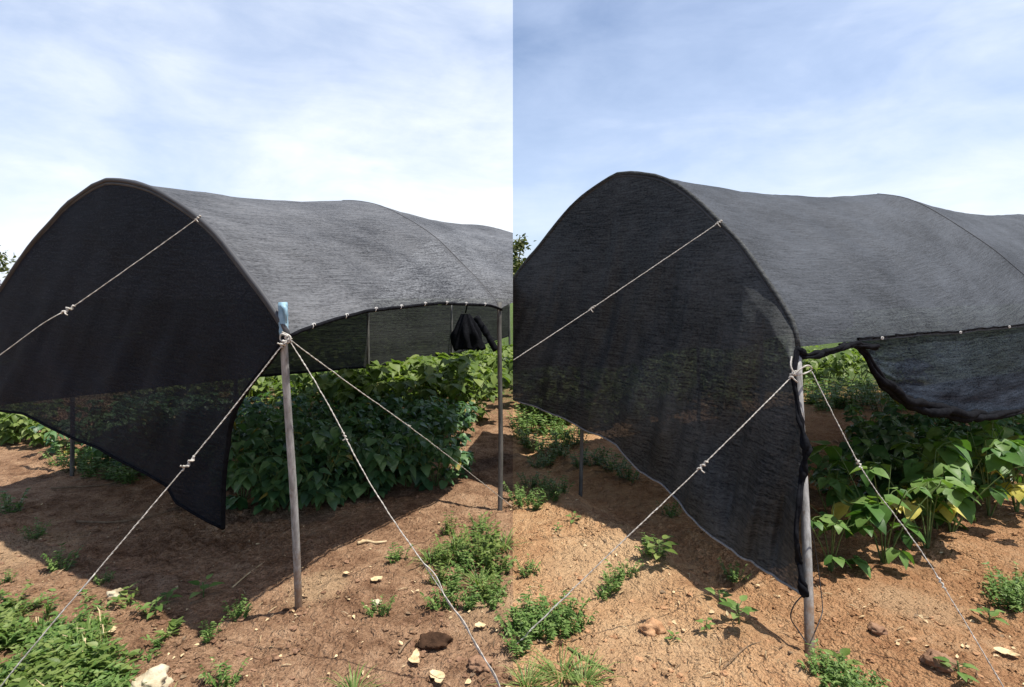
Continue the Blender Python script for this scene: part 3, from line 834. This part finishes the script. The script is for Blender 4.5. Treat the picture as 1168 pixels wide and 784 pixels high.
for (x, y, s, l) in ((12, 585, 1.1, 'low weed in shadow at the left edge of the soil'), (68, 648, .8, 'small weed at the sunlit rim of the tunnel shadow, left of the thick rope'),
                     (40, 612, .7, 'scrap of weed inside the shadow near the left frame edge'), (5, 664, .45, 'tiny weed at the left frame edge on lit soil'),
                     (118, 665, .4, 'tiny weed under the loop in the thick rope'),
                     (270, 700, .55, 'small weed in sun below the tip of the tunnel shadow'), (238, 722, .5, 'small weed below the shadow tip, left of the taped post'),
                     (452, 640, .65, 'dense little weed behind the pebbles, left of the long rope'), (432, 700, .55, 'flat weed beside the white pebble'),
                     (255, 775, .6, 'weed at the bottom between the pale stone and the taped post')):
    pw(W, 'w', x, y, s, l, GW)
for (x, y) in ((500, 662), (512, 640), (512, 610), (548, 640), (562, 655), (556, 682), (525, 622), (560, 630)):
    pw(WL, 'wl', x, y, rnd.uniform(.45, .9), 'tall light green weed in the sunny cluster right of the long rope', 'tall weeds by the second post')
for (x, y, s, l) in ((178, 702, 1.1, 'seedling with upright leaves at the tip of the tunnel shadow'), (232, 680, 1.2, 'seedling in shade just inside the tunnel shadow'),
                     (190, 690, .9, 'small leafy seedling beside the shadow tip'), (843, 728, 1.35, 'bright three leaved seedling below the net shadow, left of the grey post'),
                     (820, 697, .9, 'seedling at the rim of the charcoal net shadow'), (806, 728, .7, 'smallest seedling on clay left of the three leaved one'),
                     (1092, 778, 1.1, 'dark seedling near the foot of the lower right rope'), (655, 600, .8, 'seedling on clay below the thin back post'),
                     (636, 610, .6, 'tiny seedling on clay left of the knotted rope'), (768, 735, .5, 'tiny seedling on open clay'), (1128, 705, 1.0, 'narrow seedling on soil right of the lower right rope')):
    pw(S, 's', x, y, s, l, 'seedlings on the bare soil', 'seedling')
for (x, y) in ((598, 575), (612, 580), (628, 575), (640, 572), (605, 560), (622, 565), (592, 568)):
    pw(W, 'w', x, y, .8, 'feathery weed in the clump at the left edge of the clay', 'weeds clumped at the clay edge')
for (x, y) in ((590, 720), (605, 725), (622, 728), (640, 722), (655, 715), (598, 708), (615, 705), (632, 708), (648, 702), (594, 740)):
    pw(W, 'w', x, y, .72, 'feathery weed in the big clump under the knotted rope', 'weeds under the knotted rope')
for (x, y, s, l) in ((612, 535, .9, 'weed at the back of the clay by the shadow of the charcoal net'), (601, 655, .55, 'single weed between the two clay clumps'),
                     (700, 672, .7, 'creeping bluish weed on clay, left half'), (715, 664, .6, 'creeping weed on clay joined to the bluish one'), (690, 680, .5, 'small outlying weed left of the creeping ones'),
                     (745, 648, .75, 'yellow green leafy weed at the rim of the net shadow')):
    pw(W, 'w', x, y, s, l, GW)
pw(SL, 'sl', 752, 655, .95, 'lime green broad weed where the net shadow meets clay', GW)
for (x, y) in ((936, 778), (950, 770), (965, 775), (982, 778), (998, 784), (945, 786), (972, 790)):
    pw(W, 'w', x, y, .6, 'feathery weed in the clump below the grey corner post', 'weeds below the grey post')
pw(SL, 'sl', 958, 762, .7, 'broad leaved weed standing below the grey corner post', GW)
for (x, y) in ((1150, 690), (1160, 680), (1168, 695), (1145, 675), (1176, 684), (1158, 668)):
    pw(W, 'w', x, y, .75, 'feathery weed in the clump at the right frame edge', 'weeds at the right edge')
for (x, y, s) in ((615, 510, 1.3), (600, 505, 1.3), (640, 520, 1.2), (662, 530, 1.2), (682, 528, 1.1), (716, 548, 1.1), (700, 535, 1.2), (625, 525, 1.1), (598, 486, 1.5), (612, 490, 1.6), (628, 492, 1.6), (644, 498, 1.5), (606, 478, 1.7), (622, 482, 1.7), (656, 506, 1.4), (594, 496, 1.4), (640, 508, 1.4), (765, 590, .7), (838, 655, .6)):
    pw(W, 'w', x, y, s, 'dark weed in the shade under the hem of the charcoal end net', 'weeds under the charcoal hem')
for (x, y, s) in ((940, 468, 1.7), (955, 464, 1.8), (972, 466, 1.7), (990, 462, 1.8), (1008, 470, 1.6), (1022, 466, 1.7), (948, 455, 1.9), (982, 452, 1.9), (1005, 455, 1.8), (925, 460, 1.8)):
    pw(W, 'w', x, y, s * 1.25, 'green weed inside the tunnel seen through the open corner', 'weeds behind the open corner')
for (x, y, s, l) in ((403, 784, 1.0, 'green grass tuft at the bottom below the pebbles'), (20, 700, .9, 'grass tuft at the left frame edge'),
                     (640, 775, 1.3, 'pale flattened grass tuft at the bottom of the clay'), (665, 785, 1.2, 'pale grass tuft at the bottom, right of the flattened one'),
                     (520, 632, 1.5, 'tallest grass tuft among the tall weeds near the second post'), (548, 668, 1.3, 'grass tuft in front of the tall weeds near the second post'), (575, 625, 1.2, 'grass tuft between the second post foot and the seam'), (490, 640, 1.1, 'grass tuft beside the tall weeds left of the second post'), (600, 784, 1.0, 'grass tuft on clay in the bottom corner of the seam')):
    pw(T, 't', x, y, s * .62, l, 'grass tufts', 'grass')

# the ground cover in the bottom left corner: nobody could count it
gc = MB(); rn = random.Random(5); n = 0
while n < 620:
    x, y = rn.uniform(-40, 200), rn.uniform(672, 830)
    lim = 694 + max(0, (x - 20)) * .30 + 16 * N3(x * .05, 3)
    edge = min((y - lim) / 30, (150 + 14 * N3(y * .06, 9) - x) / 40)
    if rn.random() > .25 + edge * .9 and rn.random() > .03: continue
    g = gpt(x, y); n += 1
    if N3(g.x * 5, g.y * 5, 77) < -.28: continue
    z0 = gh(g.x, g.y); b = Vector((g.x, g.y, z0 - .01)); kind = N3(g.x * 3.5, g.y * 3.5, 12) + rn.uniform(-.3, .3)
    if kind > .28:                   # blades
        for k in range(7):
            a = rn.uniform(0, 6.28); h = rn.uniform(.04, .13); r = rn.uniform(.01, .09); sd = Vector((-math.sin(a), math.cos(a), 0)) * .0025
            m = b + Vector((math.cos(a) * r * .5, math.sin(a) * r * .5, h * .8)); e = b + Vector((math.cos(a) * r * 1.2, math.sin(a) * r * 1.2, h * rn.uniform(.5, 1)))
            gc.add([b - sd, b + sd, m + sd, m - sd, e], [(0, 1, 2, 3), (3, 2, 4)], 2 if rn.random() < .8 else 3)
        continue
    mi = 1 if kind < -.15 else 0
    big = 1.5 if kind < -.3 else 1
    h = rn.uniform(.02, .10)
    for k in range(3):
        a = rn.uniform(0, 6.28); t = b + Vector((math.cos(a) * .05, math.sin(a) * .05, h))
        c = smooth_curve([b, b.lerp(t, .5) + Vector((0, 0, .015)), t], 6)
        for i in range(1, 6):
            for sg in (-1, 1):
                aa = a + sg * rn.uniform(.3, 1.6); l = rn.uniform(.012, .038) * big
                leaf_geo(gc, c[i], Vector((math.cos(aa), math.sin(aa), rn.uniform(-.1, .7))), Vector((rn.uniform(-.5, .5), rn.uniform(-.5, .5), 1)), l, l * rn.uniform(.25, .55), .2, .2, 0, mi)
tag(gc.build('ground_cover', [M['weed'], M['weed_lime'], M['grass_blade'], M['straw']]), 'thick green ground cover of feathery weeds at the bottom left', None, None, 'stuff')

# ------------------------------------------------------------------ stones, clods, litter
def lump(p, r, seed, sq=(1, 1, .6), amp=.3, sub=3):
    bm = bmesh.new(); bmesh.ops.create_icosphere(bm, subdivisions=sub, radius=1)
    vs = []
    for v in bm.verts:
        c = v.co; k = 1 + amp * mnoise.fractal(c * 1.3 + Vector((seed, seed * 2, 0)), 1, 2, 3)
        vs.append(Vector((p[0] + c.x * k * r * sq[0], p[1] + c.y * k * r * sq[1], p[2] + c.z * k * r * sq[2])))
    bm.verts.index_update(); fs = [tuple(v.index for v in f.verts) for f in bm.faces]; bm.free()
    return vs, fs
def stone(px, py, r, seed, label, mat='stone', sq=(1, 1, .6), cat='stone', name='stone', group=None, sink=.25):
    g = gpt(px, py); mb = MB(); vs, fs = lump((g.x, g.y, gh(g.x, g.y) + r * sq[2] * (.55 - sink)), r * 1.1, seed, sq, .55, 4)
    mb.add(vs, fs); tag(mb.build(name, M[mat]), label, cat, group); 
stone(173, 781, .058, 3, 'large pale rounded stone at the bottom beside the ground cover', sq=(1.05, .9, .8))
stone(132, 684, .028, 8, 'small pale stone under the loop of the thick rope', sq=(1.2, .9, .7))
stone(430, 688, .022, 5, 'small whitish pebble right of the taped post', sq=(1.1, .9, .7))
stone(742, 722, .045, 12, 'orange lump of clay on the open soil in the middle', 'clay_clod', (1, .9, .75), 'clod', 'clod')
stone(495, 732, .047, 15, 'dark lump in place of a shaded hole beside the long rope near the bottom', 'hole_dark', (1.2, .9, .6), 'clod', 'clod')  # dark lump added where the soil has a shaded hole
stone(1070, 762, .045, 19, 'brown clod just left of the lower right rope', 'clod', (1.1, 1, .7), 'clod', 'clod')
stone(1000, 720, .03, 22, 'brown clod on soil above the weeds below the post', 'clod', (1.1, 1, .7), 'clod', 'clod')
stone(548, 762, .035, 25, 'brown clod at the foot of the long rope', 'clod', (1.2, 1, .6), 'clod', 'clod')
def dry_leaf(px, py, L, Wd, rz, label, mat='dry_leaf', curl=.25):
    g = gpt(px, py); z = gh(g.x, g.y) + .012; mb = MB()
    for off in (0, .0025):
        n = 8; vs = []
        for i in range(n + 1):
            t = i / n; w = Wd * .5 * math.sin(math.pi * min(1, t * .93 + .06)) ** .8
            zz = curl * L * (t - .5) ** 2 * 2 + off
            for s in (-1, 0, 1):
                x, y = L * (t - .5) , s * w * (1 + .5 * N3(t * 5, s * 3, L * 99)) + .12 * L * math.sin(t * 4)
                vs.append(Vector((g.x + x * math.cos(rz) - y * math.sin(rz), g.y + x * math.sin(rz) + y * math.cos(rz), z + zz + (.25 * w if s else 0))))
        mb.add(vs, [(i * 3 + k, i * 3 + k + 1, i * 3 + k + 4, i * 3 + k + 3) for i in range(n) for k in (0, 1)])
    o = mb.build('dry_leaf', M[mat]); tag(o, label, 'dry leaf', 'dry leaves on the soil')
dry_leaf(430, 664, .065, .05, .9, 'round tan dry leaf above the whitish pebble')
dry_leaf(475, 750, .095, .045, 1.9, 'long curled pale husk left of the dark hole')
dry_leaf(498, 776, .085, .05, -.9, 'pale dry leaf at the bottom below the curled husk')
dry_leaf(1148, 748, .085, .05, -.4, 'pale dry leaf at the lower right of the rope')
dry_leaf(548, 718, .05, .04, .3, 'small pale dry leaf right of the dark hole')
dry_leaf(395, 655, .035, .028, .3, 'scrap of dry leaf below the broken stick')
dry_leaf(128, 722, .05, .04, 2.2, 'yellowish dry leaf at the edge of the ground cover', 'dry_leaf')
def twig(pix, r, label, mat='twig', name='twig', lift=.012):
    pts = []
    for x, y in pix:
        g = gpt(x, y); pts.append(Vector((g.x, g.y, gh(g.x, g.y) + lift)))
    c = smooth_curve(pts, 18); mb = MB(); mb.tube(c, [r * (1.1 - .5 * i / 17) for i in range(18)], 7)
    tag(mb.build(name, M[mat]), label, 'twig', 'twigs and sticks on the soil')
twig([(408, 622), (418, 620), (428, 621), (441, 619)], .009, 'broken pale stick lying between the taped post and the beans', 'straw', 'stick')
twig([(58, 556), (120, 552), (150, 545)], .008, 'long twig lying in the shade left under the black net')
twig([(88, 594), (130, 597), (170, 590), (205, 580)], .007, 'curved twig lying in the middle of the tunnel shadow')
twig([(265, 670), (285, 655), (304, 642)], .004, 'thin pale twig on the rim of the shadow left of the taped post', 'straw')
twig([(496, 662), (520, 658), (545, 668)], .006, 'forked brown twig under the tall weeds')
twig([(648, 742), (675, 760), (700, 775)], .006, 'green brown stalk lying on clay near the bottom', 'stem')
twig([(825, 770), (850, 752), (868, 748)], .0024, 'dark bent twig on clay left of the grey post')
twig([(900, 760), (930, 742), (960, 735)], .005, 'brown twig behind the weeds below the grey post')
twig([(455, 745), (462, 735), (470, 728)], .005, 'short dark twig left of the dark hole')

def litter(name, mats, count, xr, yr, rr, seed, label, flat=.6, keep=None):
    mb = MB(); rn = random.Random(seed)
    for i in range(count):
        x, y = rn.uniform(*xr), rn.uniform(*yr); g = gpt(x, y)
        if keep and not keep(x, y): continue
        if N3(g.x * 2, g.y * 2, seed) < -.15 and rn.random() < .7: continue
        r = rr[0] + (rr[1] - rr[0]) * rn.random() ** 3
        vs, fs = lump((g.x, g.y, gh(g.x, g.y) + r * .15), r, rn.random() * 50, (rn.uniform(.8, 1.5), rn.uniform(.8, 1.3), flat), .75, 1 if r < .009 else 2)
        mb.add(vs, fs, rn.randrange(len(mats)))
    tag(mb.build(name, [M[m] for m in mats], None, False), label, None, None, 'stuff')
litter('gravel', ['soil', 'soil', 'clod'], 3600, (-20, 584), (560, 800), (.003, .015), 1, 'crumbs and clods of brown soil')
litter('gravel', ['soil', 'soil', 'clay_clod'], 2800, (586, 1190), (540, 800), (.003, .014), 2, 'crumbs and clods of orange clay')
mb = MB(); rn = random.Random(9)
for i in range(700):
    x, y = rn.uniform(-10, 1180), rn.uniform(570, 800); g = gpt(x, y); a = rn.uniform(0, 6.28); L = rn.uniform(.01, .05)
    if N3(g.x * 1.5, g.y * 1.5, 40) < -.05: continue
    z = gh(g.x, g.y) + .006
    d = Vector((math.cos(a) * L, math.sin(a) * L, rn.uniform(0, .008)))
    p = Vector((g.x, g.y, z)); mb.tube([p, p + d * .5 + Vector((0, 0, .004)), p + d], rn.uniform(.0008, .0022), 4, True, rn.randrange(2))
for i in range(520):
    x, y = rn.uniform(-10, 1180), rn.uniform(560, 800); g = gpt(x, y)
    if N3(g.x * 1.2, g.y * 1.2, 47) < -.1: continue
    a = rn.uniform(0, 6.28); L = rn.uniform(.008, .03); d = Vector((math.cos(a), math.sin(a), rn.uniform(-.2, .35)))
    leaf_geo(mb, Vector((g.x, g.y, gh(g.x, g.y) + .007)), d, Vector((rn.uniform(-.5, .5), rn.uniform(-.5, .5), 1)), L, L * rn.uniform(.4, .8), rn.uniform(-.2, .5), .3, 0, rn.choice((0, 1, 2, 2)))
tag(mb.build('litter', [M['straw'], M['twig'], M['dry_leaf']]), 'bits of straw and dead stalk strewn over the soil', None, None, 'stuff')

# ------------------------------------------------------------------ trees far behind
def tree(loc, H, cr, seed, label, side=None, n=2600):
    root = empty('tree', loc); tag(root, label, 'tree'); rn = random.Random(seed)
    tb = MB(); lv = MB(); L0 = Vector(loc)
    tb.tube([L0 + Vector((0, 0, -.1)), L0 + Vector((.06, 0, H * .35)), L0 + Vector((0, .05, H * .8))], [.11, .08, .02], 8)
    ends = []
    for k in range(16):
        a = rn.uniform(0, 6.28); z = H * rn.uniform(.25, .8); e = L0 + Vector((math.cos(a) * cr * rn.uniform(.4, .9), math.sin(a) * cr * rn.uniform(.4, .9), min(H, z + H * rn.uniform(.05, .25))))
        tb.tube([L0 + Vector((0, 0, z * .8)), e], [.035, .01], 5); ends.append(e)
    ends.append(L0 + Vector((0, 0, H * .95)))
    for k in range(n):
        e = rn.choice(ends); q = e + Vector((rn.gauss(0, .2), rn.gauss(0, .2), rn.gauss(0, .2))) * cr * .8
        if q.z < .3: continue
        dd = Vector((rn.gauss(0, 1), rn.gauss(0, 1), rn.gauss(-.2, .7)))
        if dd.length < .1: continue
        l = rn.uniform(.07, .15); leaf_geo(lv, q, dd, Vector((rn.gauss(0, 1), rn.gauss(0, 1), 1)), l, l * .5, .2, .2, 0)
    a = tb.build('trunk', M['bark']); b = lv.build('crown', M['tree_leaf'])
    for o in (a, b):
        if side: clip_side(o, side)
        o.parent = root; o.matrix_parent_inverse = Matrix.Translation(-root.location)
g = ray(-22, 340, 15); tree((g.x, 15, 0), 2.75, 1.0, 5, 'olive green tree peeping out behind the left slope of the grey tunnel')
tree((.05, 15, 0), 3.0, .62, 6, 'brownish green tree peeping out behind the charcoal tunnel at the seam', 1)

# ------------------------------------------------------------------ camera, sun, sky
cam = bpy.data.cameras.new('camera'); co = bpy.data.objects.new('camera', cam); COL.objects.link(co)
cam.sensor_width = 36; cam.lens = F / 1168 * 36; cam.shift_y = -(392 - HY) / 1168; cam.shift_x = -(CX - 584) / 1168
co.location = (0, 0, EYE); co.rotation_euler = (R(90), 0, 0); cam.clip_start = .05; cam.clip_end = 4000
SC.camera = co
SH = Vector((-.33, .12, -1)).normalized()                 # the way the sunlight travels
sl = bpy.data.lights.new('sun', 'SUN'); sl.energy = 5.0; sl.angle = R(.53); sl.color = (1, .95, .87)
so = bpy.data.objects.new('sun', sl); COL.objects.link(so); so.rotation_euler = SH.to_track_quat('-Z', 'Y').to_euler(); so.location = (3, -2, 12)
wd = bpy.data.worlds.new('World'); SC.world = wd; wd.use_nodes = True; t = wd.node_tree; t.nodes.clear()
class WN(NT):
    def __init__(s, tree): s.t = tree
w = WN(t)
sky = w.n('ShaderNodeTexSky', sky_type='NISHITA', sun_disc=False)
sky.sun_elevation = math.asin(-SH.z); sky.sun_rotation = math.atan2(-SH.x, -SH.y); sky.air_density = 1.0; sky.dust_density = 1.2; sky.ozone_density = 1.5
tc = w.n('ShaderNodeTexCoord').outputs['Generated']
sep = w.n('ShaderNodeSeparateXYZ'); w.l(tc, sep.inputs[0])
el = sep.outputs[2]
wisps = w.noise(w.scale(tc, (2.2, 2.2, 7)), 1.6, 8, .62, .5)
soft = w.noise(w.scale(tc, (1.3, 1.3, 2.6)), 3.1, 6, .55, .3)
lft = w.math('LESS_THAN', sep.outputs[0], 0.0)
cl_ = w.math('ADD', w.math('MULTIPLY', wisps, .5), w.math('MULTIPLY', soft, .65))
ax = w.math('ABSOLUTE', sep.outputs[0])
veil = w.math('SUBTRACT', .79, w.math('MULTIPLY', el, .80))
lv_ = w.math('MULTIPLY', lft, w.math('SUBTRACT', .27, w.math('MULTIPLY', ax, .26)))
rv_ = w.math('MULTIPLY', w.math('SUBTRACT', 1.0, lft), w.math('MULTIPLY', w.math('SUBTRACT', ax, .48), .42))
cov = w.math('ADD', w.math('ADD', w.math('MULTIPLY', w.math('SUBTRACT', cl_, .57), 1.15), veil), w.math('ADD', lv_, rv_), clamp=True)
back = w.ramp(el, [(0.5, 1), (.75, .15)])
cov = w.math('MULTIPLY', cov, back)
cov = w.math('MULTIPLY', cov, w.ramp(w.math('ADD', w.math('MULTIPLY', sep.outputs[1], .5), .5), [(.25, .15), (.62, 1)]))
col = w.mix(cov, w.mix(1, sky.outputs[0], (1.25, 1.2, 1.2), 'MULTIPLY'), w.mix(w.math('MULTIPLY', w.math('SUBTRACT', cov, .45), 1.9, clamp=True), (5.6, 6.6, 8.6), (7.6, 8.0, 8.5)))
bg = w.n('ShaderNodeBackground'); bg.inputs['Strength'].default_value = .1; w.l(col, bg.inputs['Color'])
ow = w.n('ShaderNodeOutputWorld'); w.l(bg.outputs[0], ow.inputs['Surface'])
vs = SC.view_settings; vs.view_transform = 'Standard'; vs.look = 'None'; vs.exposure = .5; vs.gamma = 1; vs.use_curve_mapping = False
SC.render.engine = 'CYCLES'; SC.cycles.transparent_max_bounces = 16; SC.cycles.max_bounces = 6
# a prototype the scatter never picked is not part of the place
for o in [o for o in COL.objects if o.type == 'EMPTY' and 'label' not in o]:
    for ch in list(o.children): bpy.data.objects.remove(ch)
    bpy.data.objects.remove(o)
